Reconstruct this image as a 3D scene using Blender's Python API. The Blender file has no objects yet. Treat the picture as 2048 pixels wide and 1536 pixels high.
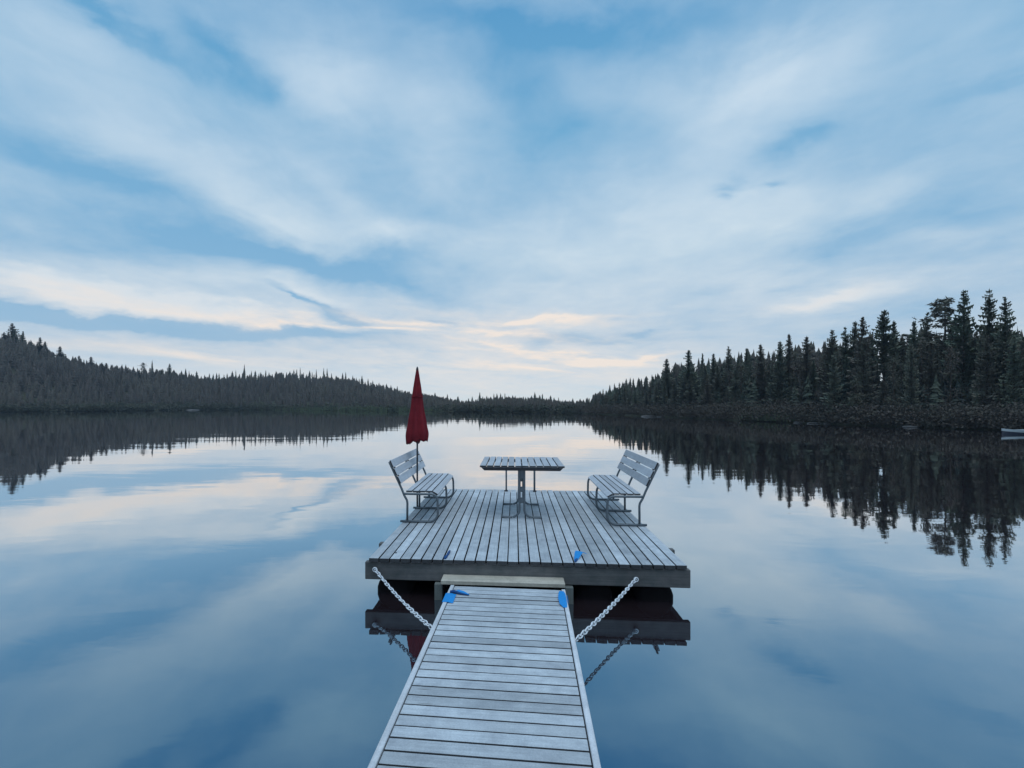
import bpy, math, random
from mathutils import Vector, Matrix, noise as mnoise

C = bpy.context.scene.collection
sc = bpy.context.scene
R = math.radians
HC = 2.057           # eye height above the lake

def lin(c):
    return tuple(((v/255)/12.92 if v/255 <= 0.04045 else ((v/255+0.055)/1.055)**2.4) for v in c)

# ------------------------------------------------------------------ camera
cam = bpy.data.cameras.new('camera')
cam.sensor_width = 36.0
cam.lens = 17.578
cam.shift_x = 0.0361
cam.shift_y = 0.01855
cam.clip_start = 0.05
cam.clip_end = 6000
co = bpy.data.objects.new('camera', cam)
co.location = (0, 0, HC)
co.rotation_euler = (R(90), 0, 0)
C.objects.link(co)
sc.camera = co

# ------------------------------------------------------------------ exposure
sc.view_settings.view_transform = 'Standard'
sc.view_settings.look = 'None'
sc.view_settings.exposure = 0.0
sc.view_settings.gamma = 1.0
sc.cycles.max_bounces = 6
sc.cycles.diffuse_bounces = 3
sc.cycles.glossy_bounces = 4
sc.cycles.transparent_max_bounces = 8
sc.cycles.caustics_reflective = False

# ------------------------------------------------------------------ sun (weak, very broad: overcast dusk)
SUN_EL, SUN_AZ = R(75), R(165)
sl = bpy.data.lights.new('sun', 'SUN')
sl.energy = 1.3
sl.angle = R(60)
sl.color = (0.88, 0.95, 1.0)
so = bpy.data.objects.new('sun', sl)
d = Vector((math.sin(SUN_AZ)*math.cos(SUN_EL), math.cos(SUN_AZ)*math.cos(SUN_EL), math.sin(SUN_EL)))
so.rotation_euler = d.to_track_quat('Z', 'Y').to_euler()
so.location = (0, 0, 30)
C.objects.link(so)

# ------------------------------------------------------------------ world: evening sky with thin cloud
W = bpy.data.worlds.new('World')
sc.world = W
W.use_nodes = True
nt = W.node_tree
nt.nodes.clear()
def N(t, **kw):
    n = nt.nodes.new(t)
    for k, v in kw.items():
        setattr(n, k, v)
    return n
def put(sock, v):
    if isinstance(v, bpy.types.NodeSocket):
        nt.links.new(v, sock)
    elif v is not None:
        sock.default_value = v
def M(op, a, b=None, c=None, clamp=False):
    n = N('ShaderNodeMath', operation=op, use_clamp=clamp)
    put(n.inputs[0], a); put(n.inputs[1], b); put(n.inputs[2], c)
    return n.outputs[0]
def DOT(a, vec):
    n = N('ShaderNodeVectorMath', operation='DOT_PRODUCT')
    put(n.inputs[0], a); n.inputs[1].default_value = vec
    return n.outputs['Value']
def XYZ(a, b, c):
    n = N('ShaderNodeCombineXYZ')
    put(n.inputs[0], a); put(n.inputs[1], b); put(n.inputs[2], c)
    return n.outputs[0]
def NOISE(vec, scale, detail, rough=0.5, dist=0.0):
    n = N('ShaderNodeTexNoise')
    put(n.inputs['Vector'], vec)
    n.inputs['Scale'].default_value = scale
    n.inputs['Detail'].default_value = detail
    n.inputs['Roughness'].default_value = rough
    n.inputs['Distortion'].default_value = dist
    return n
def RAMP(fac, stops, interp='LINEAR'):
    n = N('ShaderNodeValToRGB')
    n.color_ramp.interpolation = interp
    e = n.color_ramp.elements
    while len(e) < len(stops): e.new(0.5)
    for i, (p, c) in enumerate(stops):
        e[i].position = p; e[i].color = (*lin(c), 1)
    put(n.inputs[0], fac)
    return n.outputs[0]
def MIX(f, a, b, mode='MIX'):
    n = N('ShaderNodeMix', data_type='RGBA', blend_type=mode)
    n.clamp_factor = True
    put(n.inputs[0], f); put(n.inputs[6], a); put(n.inputs[7], b)
    return n.outputs[2]

tc = N('ShaderNodeTexCoord')
sep = N('ShaderNodeSeparateXYZ')
nt.links.new(tc.outputs['Generated'], sep.inputs[0])
X_, Y_, Z_ = sep.outputs
Za = M('ABSOLUTE', Z_)
az = M('ARCTAN2', X_, Y_)
el = M('ARCSINE', Za)
# cloud-layer plane for natural perspective of the streaks
den = M('ADD', Za, 0.10)
px = M('DIVIDE', X_, den); py = M('DIVIDE', Y_, den)
plane = XYZ(px, py, 0.0)
mp = N('ShaderNodeMapping')
mp.inputs['Rotation'].default_value = (0, 0, R(28))
mp.inputs['Scale'].default_value = (0.8, 0.55, 1)
nt.links.new(plane, mp.inputs[0])
fb = NOISE(mp.outputs[0], 1.5, 8, 0.55, 0.9)
fb2 = NOISE(mp.outputs[0], 5.5, 7, 0.58, 0.6)
aev = XYZ(az, M('MULTIPLY', el, 2.4), 0.0)
wn = NOISE(aev, 3.2, 6, 0.58, 0.3)
wsep = N('ShaderNodeSeparateColor'); nt.links.new(wn.outputs['Color'], wsep.inputs[0])
elw = M('MULTIPLY', M('MINIMUM', M('ADD', M('MULTIPLY', el, 1.3), 0.10), 0.36), 0.42)   # less wobble near the horizon
az2 = M('ADD', az, M('MULTIPLY', M('SUBTRACT', wsep.outputs[0], 0.5), M('MULTIPLY', elw, 1.0)))
el2 = M('ADD', el, M('MULTIPLY', M('SUBTRACT', wsep.outputs[1], 0.5), elw))
vec1 = XYZ(az2, el2, 1.0)

def azel(x, y):
    u = (x-950)/1000.0; v = (806-y)/1000.0
    return math.atan2(u, 1.0), math.atan2(v, math.hypot(u, 1.0))
def blobs(lst, start):
    acc = start
    for (cx, cy, rx, ry, ang, amp) in lst:
        a0, e0 = azel(cx, cy)
        a1, e1 = azel(cx+rx*math.cos(R(ang)), cy-rx*math.sin(R(ang)))
        b1, f1 = azel(cx-ry*math.sin(R(ang)), cy-ry*math.cos(R(ang)))
        m = Matrix(((a1-a0, b1-a0), (e1-e0, f1-e0))).inverted()
        da = DOT(vec1, (m[0][0], m[0][1], -(m[0][0]*a0+m[0][1]*e0)))
        db = DOT(vec1, (m[1][0], m[1][1], -(m[1][0]*a0+m[1][1]*e0)))
        q = M('MULTIPLY_ADD', da, da, M('MULTIPLY', db, db))
        g = M('POWER', 0.36788, q)
        acc = M('MULTIPLY_ADD', g, amp, acc)
    return acc
CL = [
 (640,150,110,70,-20,.34),(730,190,190,70,-15,.22),(870,190,110,80,-50,.22),(120,225,190,28,-12,.18),
 (330,270,330,75,-33,.26),(520,390,230,60,-38,.22),(730,420,150,35,-38,.30),(780,470,170,26,-10,.30),(560,440,160,30,-18,.18),
 (90,70,190,70,-10,.14),(880,330,110,80,-60,.18),
 (1560,140,130,60,35,.42),(1690,60,110,50,45,.20),(1430,190,210,65,8,.24),(1480,250,170,90,20,.20),
 (1330,400,200,75,20,.42),(1550,400,140,55,5,.40),(1750,390,80,40,10,.22),(1450,450,200,60,12,.22),(1260,350,90,30,15,.15),
 (1060,460,120,70,10,.20),(1230,520,330,60,4,.34),(1880,470,60,25,0,.24),(1820,560,240,25,15,.12),(1540,545,120,40,0,.22),
 (1900,90,150,120,30,.10),(1980,230,120,40,15,.12),
 (1150,600,420,45,2,.32),(1640,600,130,16,14,.50),(1500,590,90,40,0,.10),(1800,580,120,12,10,.24),
 (120,585,260,36,-6,.40),(430,565,190,30,-4,.40),(620,600,120,25,-12,.25),(480,630,230,20,-7,.42),(260,610,200,22,-6,.46),(640,600,90,14,-16,.18),
 (1010,690,260,55,0,.26),
 # blue gaps
 (210,20,110,20,-30,-.40),(330,75,90,18,-35,-.22),(445,110,110,34,-42,-.44),(530,165,40,26,-50,-.25),(1000,520,200,30,3,.10),
 (110,300,190,40,-18,-.30),(320,370,210,45,-25,-.28),(560,500,330,30,-6,-.38),(760,560,200,25,-10,-.42),(180,480,240,35,0,-.14),
 (1010,150,100,130,0,-.22),(1120,290,100,55,20,-.22),(1250,60,240,50,10,-.25),(960,40,250,40,0,-.18),
 (1610,285,70,22,15,-.36),(1460,352,26,9,0,-.36),(1548,353,26,8,0,-.40),(1490,335,22,14,0,-.22),
 (1680,480,110,26,10,-.28),(1900,420,150,30,10,-.18),(1890,530,190,20,14,-.24),(1400,585,80,14,12,-.28),(1930,180,150,30,15,-.22),
 (1580,572,60,8,15,-.20),(1780,640,300,26,12,-.26),
 (190,642,320,11,-6,-1.0),(520,668,260,10,-4,-.75),(640,625,110,9,-20,-.75),(700,645,90,12,-5,-.5),(570,602,40,4,-15,-.5),
 (1110,680,90,9,0,-.75),(880,643,40,4,-3,-.5),(1270,673,36,6,0,-.65),(1180,690,120,5,2,-.4),
]
WARM = [
 (120,600,230,15,-7,.32),(360,625,260,16,-7,.42),(500,640,160,11,-5,.5),(560,655,70,5,-5,.5),(300,692,360,14,-2,.25),(480,715,300,14,-3,.35),
 (920,662,200,9,-5,1.3),(1040,648,160,9,0,1.1),(1120,640,120,6,4,.8),(960,630,170,16,-3,.45),(1090,708,170,6,-4,1.2),(1200,718,110,5,3,1.2),
 (1020,700,260,40,0,.38),(1060,735,160,8,-3,.7),(1280,715,60,3,2,.7),(1640,600,120,10,14,.35),(800,668,80,5,-4,1.0),(660,660,110,6,0,.5),(1000,760,300,30,0,.2),
]
e01 = M('DIVIDE', el, math.pi/2, clamp=True)
def ep(deg): return deg/90.0
blue = RAMP(e01, [(0, (206,221,228)), (ep(2.5), (192,212,227)), (ep(6), (152,189,217)), (ep(11), (136,181,214)), (ep(18), (122,174,211)),
                  (ep(28), (110,169,208)), (ep(40), (86,152,199)), (1, (104,164,202))])
cloud = RAMP(e01, [(0, (220,226,230)), (ep(4), (226,229,231)), (ep(9), (218,226,232)), (ep(16), (208,224,234)), (ep(25), (204,222,236)), (ep(40), (198,219,236)),
                   (1, (204,220,234))])
base = M('ADD', 0.30, M('MULTIPLY', M('SUBTRACT', fb.outputs[0], 0.5), 0.38))
base = M('MULTIPLY_ADD', M('SUBTRACT', fb2.outputs[0], 0.5), 0.46, base)
fb3 = NOISE(plane, 9.0, 5, 0.6, 0.3)
base = M('MULTIPLY_ADD', M('SUBTRACT', fb3.outputs[0], 0.5), 0.22, base)
# low cloud seen edge-on: more cover, drawn out in level wisps
low = M('SUBTRACT', 1.0, M('MULTIPLY', e01, 6.0), clamp=True)
tilt = M('MULTIPLY_ADD', az, 0.07, el)
wisp = NOISE(XYZ(M('MULTIPLY', az, 2.6), M('MULTIPLY', tilt, 21.0), 0.0), 1.7, 7, 0.62, 0.5)
wispf = M('MULTIPLY', M('SUBTRACT', wisp.outputs[0], 0.5), low)
base = M('MULTIPLY_ADD', low, 0.26, base)
base = M('MULTIPLY_ADD', wispf, 1.0, base)
dens = M('MULTIPLY', blobs(CL, base), 1.0, clamp=True)
skyc = MIX(dens, blue, cloud)
wf = M('MULTIPLY', M('MULTIPLY_ADD', low, 0.10, M('MULTIPLY', blobs(WARM, 0.0), 1.25)), M('MULTIPLY_ADD', wispf, 4.5, M('MULTIPLY_ADD', fb2.outputs[0], 0.7, 0.25)), clamp=True)
skyc = MIX(wf, skyc, (*lin((247,234,222)), 1))
# physical sky as a small part of the light
st = N('ShaderNodeTexSky', sky_type='NISHITA')
st.sun_disc = False
st.sun_elevation = SUN_EL
st.sun_rotation = SUN_AZ
nis = MIX(1.0, st.outputs[0], (0.005, 0.005, 0.005, 1), 'MULTIPLY')
skyc = MIX(1.0, skyc, nis, 'ADD')
bg = N('ShaderNodeBackground')
nt.links.new(skyc, bg.inputs['Color'])
bg.inputs['Strength'].default_value = 1.0
wo = N('ShaderNodeOutputWorld')
nt.links.new(bg.outputs[0], wo.inputs[0])
W.cycles.sampling_method = 'MANUAL'
W.cycles.sample_map_resolution = 512

# ------------------------------------------------------------------ materials
def newmat(name):
    global nt
    m = bpy.data.materials.new(name)
    m.use_nodes = True
    nt = m.node_tree
    nt.nodes.clear()
    out = N('ShaderNodeOutputMaterial')
    p = N('ShaderNodeBsdfPrincipled')
    nt.links.new(p.outputs[0], out.inputs[0])
    return m, p, out
def C4(c): return (c[0], c[1], c[2], 1)
def simple(name, col, rough=0.6, metal=0.0, var=0.25, scale=12.0, bump=0.0, spec=0.5):
    m, p, out = newmat(name)
    tcn = N('ShaderNodeTexCoord')
    n = NOISE(tcn.outputs['Object'], scale, 5, 0.6)
    f = M('MULTIPLY_ADD', M('SUBTRACT', n.outputs[0], 0.5), 2*var, 1.0)
    put(p.inputs['Base Color'], MIX(1.0, C4(col), XYZ(f, f, f), 'MULTIPLY'))
    p.inputs['Roughness'].default_value = rough
    p.inputs['Metallic'].default_value = metal
    p.inputs['Specular IOR Level'].default_value = spec
    if bump:
        b = N('ShaderNodeBump'); b.inputs['Strength'].default_value = bump; b.inputs['Distance'].default_value = 0.01
        nt.links.new(n.outputs[0], b.inputs['Height']); nt.links.new(b.outputs[0], p.inputs['Normal'])
    return m
def wood(name, axis, col, col2, dark=0.5, rough=0.75, knots=True, mottle=1.0):
    """weathered board: grain stretched along the given local axis; every board has its own tone ('rnd')"""
    m, p, out = newmat(name)
    tcn = N('ShaderNodeTexCoord')
    at = N('ShaderNodeAttribute', attribute_name='rnd')
    off = N('ShaderNodeVectorMath', operation='MULTIPLY_ADD')
    put(off.inputs[0], XYZ(at.outputs['Fac'], at.outputs['Fac'], at.outputs['Fac'])); off.inputs[1].default_value = (17.3, 9.1, 3.7)
    nt.links.new(tcn.outputs['Object'], off.inputs[2])
    mpn = N('ShaderNodeMapping')
    s = {'x': (1.2, 38, 38), 'y': (38, 1.2, 38), 'z': (38, 38, 1.2)}[axis]
    mpn.inputs['Scale'].default_value = s
    nt.links.new(off.outputs[0], mpn.inputs[0])
    g = NOISE(mpn.outputs[0], 1.6, 8, 0.68, 0.4)
    blot = NOISE(off.outputs[0], 7.0, 5, 0.65)
    speck = NOISE(tcn.outputs['Object'], 90.0, 3, 0.7)
    base = MIX(M('MULTIPLY_ADD', blot.outputs[0], 2.4, -0.7, clamp=True), C4(col), C4(col2))
    gf = M('MULTIPLY_ADD', M('SUBTRACT', g.outputs[0], 0.5), 1.5*dark, 1.0)
    sf = M('MULTIPLY_ADD', M('SUBTRACT', speck.outputs[0], 0.5), 0.55*mottle, 1.0)
    tone = M('MULTIPLY_ADD', at.outputs['Fac'], 0.36, 0.78)
    stain = NOISE(tcn.outputs['Object'], 1.9, 6, 0.7, 0.5)
    tone = M('MULTIPLY', tone, M('MULTIPLY_ADD', M('SUBTRACT', stain.outputs[0], 0.5), 0.8*mottle, 1.0))
    f = M('MULTIPLY', M('MULTIPLY', gf, tone), sf)
    colr = MIX(1.0, base, XYZ(f, f, f), 'MULTIPLY')
    if knots:
        kn = N('ShaderNodeTexVoronoi', feature='F1')
        mk = N('ShaderNodeMapping')
        mk.inputs['Scale'].default_value = {'x': (1.3, 9, 1), 'y': (9, 1.3, 1), 'z': (9, 9, 1)}[axis]
        nt.links.new(off.outputs[0], mk.inputs[0]); nt.links.new(mk.outputs[0], kn.inputs['Vector'])
        kn.inputs['Scale'].default_value = 1.0
        kf = M('SUBTRACT', 1.0, M('MULTIPLY', kn.outputs['Distance'], 11.0), clamp=True)
        colr = MIX(M('MULTIPLY', kf, 0.7), colr, C4((0.10, 0.085, 0.07)))
    put(p.inputs['Base Color'], colr)
    p.inputs['Roughness'].default_value = rough
    p.inputs['Specular IOR Level'].default_value = 0.35
    b = N('ShaderNodeBump'); b.inputs['Strength'].default_value = 0.35; b.inputs['Distance'].default_value = 0.004
    nt.links.new(g.outputs[0], b.inputs['Height']); nt.links.new(b.outputs[0], p.inputs['Normal'])
    return m

GREY, GREY2 = (0.49, 0.52, 0.55), (0.34, 0.365, 0.40)
wood_y = wood('weathered_wood_lengthwise', 'y', GREY, GREY2)
wood_x = wood('weathered_wood_crosswise', 'x', GREY, GREY2)
wood_seat = wood('weathered_slat_wood', 'y', (0.50, 0.52, 0.56), (0.40, 0.42, 0.46), dark=0.4, mottle=.5)
wood_end_shade = wood('end_grain_and_gap_shade', 'z', (0.07, 0.07, 0.075), (0.045, 0.045, 0.05), dark=0.6, knots=False)  # dark end grain; on the long board sides it is painted gap shade
wood_beam = wood('damp_beam_wood', 'x', (0.15, 0.14, 0.14), (0.09, 0.095, 0.095), dark=0.8)
wood_beam_y = wood('damp_side_beam_wood', 'y', (0.16, 0.155, 0.15), (0.10, 0.10, 0.10), dark=0.8)
wood_rail = wood('pale_rail_wood', 'y', (0.66, 0.66, 0.68), (0.52, 0.54, 0.58), dark=0.4)
wood_ledge = wood('yellowish_ledge_wood', 'x', (0.55, 0.50, 0.42), (0.40, 0.36, 0.30), dark=0.6)
wood_post = wood('bracket_post_wood', 'z', (0.20, 0.22, 0.21), (0.14, 0.15, 0.14), dark=0.6, knots=False)
steel = simple('dull_galvanised_steel', (0.13, 0.15, 0.17), 0.5, 0.5, 0.3, 20)
steel_dark = simple('dark_painted_steel', (0.045, 0.045, 0.055), 0.5, 0.2, 0.2, 20)
chain_m = simple('bright_galvanised_chain', (0.78, 0.80, 0.84), 0.45, 0.15, 0.15, 40)
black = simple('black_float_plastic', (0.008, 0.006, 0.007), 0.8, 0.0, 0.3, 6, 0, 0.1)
bluem = simple('blue_webbing', (0.002, 0.24, 0.62), 0.7, 0.0, 0.25, 60, 0.3)
bluedark = simple('dark_blue_rope', (0.005, 0.06, 0.20), 0.8, 0.0, 0.3, 80, 0.3)
white = simple('white_boat_paint', (0.50, 0.55, 0.58), 0.4, 0.0, 0.08, 8)
darkhull = simple('dark_boat_hull_paint', (0.03, 0.03, 0.05), 0.4, 0.0, 0.2, 8)
boatwood = simple('boat_seat_wood', (0.25, 0.20, 0.14), 0.7, 0, 0.3, 12)
rockm = simple('shore_rock_granite', (0.12, 0.115, 0.115), 0.9, 0.0, 0.45, 6, 0.6, 0.2)
bark = simple('spruce_bark', (0.075, 0.060, 0.050), 0.95, 0.0, 0.4, 10, 0.5, 0.1)

def cloth():
    m, p, out = newmat('red_parasol_fabric')
    tcn = N('ShaderNodeTexCoord')
    n = NOISE(tcn.outputs['Object'], 7, 5, 0.6)
    put(p.inputs['Base Color'], MIX(M('MULTIPLY_ADD', n.outputs[0], 2.2, -0.6, clamp=True), C4((0.22, 0.018, 0.026)), C4((0.12, 0.010, 0.018))))
    p.inputs['Roughness'].default_value = 0.85
    p.inputs['Specular IOR Level'].default_value = 0.2
    w = NOISE(tcn.outputs['Object'], 30, 3, 0.5)
    b = N('ShaderNodeBump'); b.inputs['Strength'].default_value = 0.5; b.inputs['Distance'].default_value = 0.01
    nt.links.new(w.outputs[0], b.inputs['Height']); nt.links.new(b.outputs[0], p.inputs['Normal'])
    return m
red = cloth()

def foliage(name, c1, c2, c3):
    m, p, out = newmat(name)
    at = N('ShaderNodeAttribute', attribute_name='rnd')
    oi = N('ShaderNodeObjectInfo')
    tcn = N('ShaderNodeTexCoord')
    n = NOISE(tcn.outputs['Object'], 1.6, 4, 0.6)
    a = MIX(at.outputs['Fac'], C4(c1), C4(c2))
    a = MIX(M('MULTIPLY_ADD', M('ADD', n.outputs[0], M('MULTIPLY', oi.outputs['Random'], 0.5)), 1.4, -0.7, clamp=True), a, C4(c3))
    put(p.inputs['Base Color'], a)
    p.inputs['Roughness'].default_value = 0.85
    p.inputs['Specular IOR Level'].default_value = 0.15
    return m
needles = foliage('spruce_needles', (0.095, 0.130, 0.100), (0.160, 0.175, 0.120), (0.180, 0.140, 0.120))
massn = foliage('forest_mass_needles', (0.032, 0.048, 0.044), (0.092, 0.106, 0.076), (0.086, 0.066, 0.060))
bushes = foliage('shoreline_bush_leaves', (0.055, 0.065, 0.048), (0.10, 0.10, 0.072), (0.10, 0.072, 0.068))
meadow = foliage('pale_grass', (0.10, 0.15, 0.085), (0.15, 0.19, 0.11), (0.13, 0.14, 0.09))

def ground_mat():
    m, p, out = newmat('forest_floor')
    tcn = N('ShaderNodeTexCoord')
    n = NOISE(tcn.outputs['Object'], 0.5, 8, 0.65)
    n2 = NOISE(tcn.outputs['Object'], 4.0, 6, 0.65)
    put(p.inputs['Base Color'], MIX(M('MULTIPLY_ADD', n.outputs[0], 3, -1, clamp=True), C4((0.045, 0.042, 0.032)),
        MIX(n2.outputs[0], C4((0.05, 0.07, 0.035)), C4((0.09, 0.075, 0.06)))))
    p.inputs['Roughness'].default_value = 1.0
    p.inputs['Specular IOR Level'].default_value = 0.1
    return m
groundm = ground_mat()

def water_mat():
    global nt
    m = bpy.data.materials.new('still_lake_water')
    m.use_nodes = True
    nt = m.node_tree; nt.nodes.clear()
    out = N('ShaderNodeOutputMaterial')
    tcn = N('ShaderNodeTexCoord')
    mpn = N('ShaderNodeMapping'); mpn.inputs['Scale'].default_value = (0.7, 1.6, 1)
    nt.links.new(tcn.outputs['Object'], mpn.inputs[0])
    n1 = NOISE(mpn.outputs[0], 1.1, 4, 0.5, 0.4)
    n2 = NOISE(mpn.outputs[0], 0.16, 3, 0.5)
    # calm patches and faintly ruffled ones
    patch = NOISE(tcn.outputs['Object'], 0.07, 3, 0.5)
    amp = M('MULTIPLY_ADD', patch.outputs[0], 1.2, -0.15, clamp=True)
    h = M('MULTIPLY_ADD', n1.outputs[0], M('MULTIPLY', amp, 0.0040), M('MULTIPLY', n2.outputs[0], 0.014))
    b = N('ShaderNodeBump'); b.inputs['Strength'].default_value = 1.0; b.inputs['Distance'].default_value = 1.0
    nt.links.new(h, b.inputs['Height'])
    fr = N('ShaderNodeFresnel'); fr.inputs['IOR'].default_value = 1.33
    f = M('POWER', fr.outputs[0], 0.22, clamp=True)
    gl = N('ShaderNodeBsdfGlossy'); gl.inputs['Roughness'].default_value = 0.018
    nt.links.new(MIX(M('MULTIPLY_ADD', fr.outputs[0], 6.0, -0.33, clamp=True), C4((0.37, 0.60, 0.74)), C4((1, 1, 1))), gl.inputs['Color'])
    nt.links.new(b.outputs[0], gl.inputs['Normal'])
    df = N('ShaderNodeBsdfDiffuse'); df.inputs['Color'].default_value = (0.034, 0.022, 0.026, 1)
    mx = N('ShaderNodeMixShader')
    nt.links.new(f, mx.inputs[0]); nt.links.new(df.outputs[0], mx.inputs[1]); nt.links.new(gl.outputs[0], mx.inputs[2])
    nt.links.new(mx.outputs[0], out.inputs[0])
    return m
waterm = water_mat()

# ------------------------------------------------------------------ mesh builder
class MB:
    def __init__(s): s.v = []; s.f = []; s.r = []; s.mi = []
    def quad(s, pts, r=0.5, mi=0):
        n = len(s.v); s.v += [tuple(p) for p in pts]
        s.f.append(tuple(range(n, n+len(pts)))); s.r.append(r); s.mi.append(mi)
    def box(s, x0, x1, y0, y1, z0, z1, r=0.5, mat=None, mi=0, ends=False):
        n = len(s.v)
        pts = [Vector((x, y, z)) for z in (z0, z1) for y in (y0, y1) for x in (x0, x1)]
        if mat is not None: pts = [mat @ p for p in pts]
        s.v += [tuple(p) for p in pts]
        for q, f in enumerate(((0,2,3,1), (4,5,7,6), (0,1,5,4), (2,6,7,3), (0,4,6,2), (1,3,7,5))):
            s.f.append(tuple(n+i for i in f)); s.r.append(r); s.mi.append(1 if (ends and q in (2, 3)) or (ends == 2 and q > 3) else mi)  # long sides can take the dark wood too, as gap shade in the colour
    def tube(s, path, rad, seg=8, r=0.5, cap=True, mi=0):
        path = [Vector(p) for p in path]
        rads = rad if isinstance(rad, (list, tuple)) else [rad]*len(path)
        rings = []
        ref = None
        for i, p in enumerate(path):
            if i == 0: t = path[1]-p
            elif i == len(path)-1: t = p-path[-2]
            else: t = (path[i+1]-p).normalized()+(p-path[i-1]).normalized()
            t.normalize()
            if ref is None:
                ref = t.orthogonal().normalized()
            ref = (ref - t*ref.dot(t)).normalized()
            bn = t.cross(ref)
            n = len(s.v)
            for k in range(seg):
                a = 2*math.pi*k/seg
                s.v.append(tuple(p+(ref*math.cos(a)+bn*math.sin(a))*rads[i]))
            rings.append(n)
        for a, b in zip(rings, rings[1:]):
            for k in range(seg):
                s.f.append((a+k, a+(k+1) % seg, b+(k+1) % seg, b+k)); s.r.append(r); s.mi.append(mi)
        if cap:
            s.f.append(tuple(reversed(range(rings[0], rings[0]+seg)))); s.r.append(r); s.mi.append(mi)
            s.f.append(tuple(range(rings[-1], rings[-1]+seg))); s.r.append(r); s.mi.append(mi)
    def mesh(s, name, mats, smooth=False):
        me = bpy.data.meshes.new(name)
        me.from_pydata(s.v, [], s.f)
        at = me.attributes.new('rnd', 'FLOAT', 'FACE')
        at.data.foreach_set('value', s.r)
        for m in (mats if isinstance(mats, (list, tuple)) else [mats]): me.materials.append(m)
        me.polygons.foreach_set('material_index', s.mi)
        me.polygons.foreach_set('use_smooth', [smooth]*len(s.f))
        me.update()
        return me
    def build(s, name, mats, parent=None, smooth=False, bevel=0):
        o = bpy.data.objects.new(name, s.mesh(name, mats, smooth))
        C.objects.link(o)
        if parent is not None: o.parent = parent
        if bevel:
            b = o.modifiers.new('bevel', 'BEVEL'); b.width = bevel; b.segments = 1; b.limit_method = 'ANGLE'
        return o
def tag(o, label=None, cat=None, group=None, kind=None):
    if label: o['label'] = label
    if cat: o['category'] = cat
    if group: o['group'] = group
    if kind: o['kind'] = kind
    return o
def thing(name, label, cat, loc=(0, 0, 0), rz=0.0, group=None):
    o = bpy.data.objects.new(name, None)
    o.empty_display_size = 0.2
    C.objects.link(o)
    o.location = loc; o.rotation_euler = (0, 0, rz)
    return tag(o, label, cat, group)
def arc(cx, cz, r, a0, a1, n=6):
    return [(cx+r*math.cos(R(a0+(a1-a0)*i/n)), cz+r*math.sin(R(a0+(a1-a0)*i/n))) for i in range(n+1)]

rng = random.Random(7)

# ================================================================== SETTING: terrain + water
def lerp_tab(tab, x):
    if x <= tab[0][0]: return tab[0][1:]
    for p, q in zip(tab, tab[1:]):
        if x <= q[0]:
            t = (x-p[0])/(q[0]-p[0])
            return tuple(a+(b-a)*t for a, b in zip(p[1:], q[1:]))
    return tab[-1][1:]
def pa(p): return math.degrees(math.atan2(p-950, 1000))
# azimuth (deg), shore distance (depth), ridge depth, ridge ground height; first in depth along view, later radial
VIS = [(0,112,165,20.5),(100,118,170,15),(200,125,175,11.5),(330,140,180,9.2),(450,150,200,8.2),(540,146,215,10.0),(680,132,215,9.2),(760,126,200,5.4),
       (850,122,170,1.8),(930,116,140,.5),(1000,108,130,.8),(1100,104,125,.5),(1150,100,118,.6),(1200,89,100,1.2),(1300,76,86,2.3),
       (1400,66,76,3.0),(1500,57,67,3.2),(1600,51,60,3.0),(1700,45.7,54,2.8),(1800,42.5,51,2.8),(1900,40,49,3.0),(2048,36.7,46,3.2)]
TER = [(-180,3.2,8,1.2),(-150,3.6,9,1.2),(-120,14,30,2),(-90,60,90,6),(-65,120,170,14)]
for p, s_, r_, z_ in VIS:
    a = R(pa(p)); k = 1/math.cos(a)
    TER.append((math.degrees(a), s_*k, r_*k, z_))
TER += [(60,52,64,3),(90,34,46,2.5),(120,14,26,2),(150,3.6,9,1.2),(180,3.2,8,1.2)]
def terrain(x, y):
    a = math.degrees(math.atan2(x, y)); r = math.hypot(x, y)
    rs, rr, zr = lerp_tab(TER, a)
    rs += 0.035*rs*mnoise.noise(Vector((x*0.05, y*0.05, 0))) + min(.7, rs*.02)*mnoise.noise(Vector((x*.4, y*.4, 3)))
    if r < rs: return max(-2.0, -(rs-r)*0.5)
    t = min(1.0, (r-rs)/max(1.0, rr-rs))
    z = 0.18*min(1, (r-rs)/0.5) + zr*(t*t*(3-2*t))*0.8 + zr*0.2*t
    if r > rr: z -= zr*0.35*min(1, (r-rr)/60)
    z += 0.25*t*mnoise.noise(Vector((x*.15, y*.15, 7)))*min(3, zr)
    return z
def build_ground():
    mb = MB()
    NA = 540
    fr = []
    k = 0
    steps = [-12, -4, -1.2, -0.4, 0, 0.25, .5, 1, 2, 3.5, 5.5, 8, 11, 15, 20, 27, 36, 48, 62, 80, 110, 200, 500, 1500, 3500]
    verts = [(0, 0, -2.0)]
    for i in range(NA):
        a = -180+360*i/NA
        rs = lerp_tab(TER, a)[0]
        for s in steps:
            r = max(0.6+0.02*(s+12), rs+s)
            x, y = r*math.sin(R(a)), r*math.cos(R(a))
            verts.append((x, y, terrain(x, y)))
    n = len(steps)
    faces = []
    for i in range(NA):
        j = (i+1) % NA
        faces.append((0, 1+j*n, 1+i*n))
        for k in range(n-1):
            faces.append((1+i*n+k, 1+j*n+k, 1+j*n+k+1, 1+i*n+k+1))
    mb.v = verts; mb.f = faces; mb.r = [.5]*len(faces); mb.mi = [0]*len(faces)
    o = mb.build('ground', groundm, smooth=True)
    tag(o, kind='structure')
build_ground()
mb = MB()
mb.quad([(-420, -160, 0), (420, -160, 0), (420, 420, 0), (-420, 420, 0)])
tag(mb.build('water', waterm), kind='structure')

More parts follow.
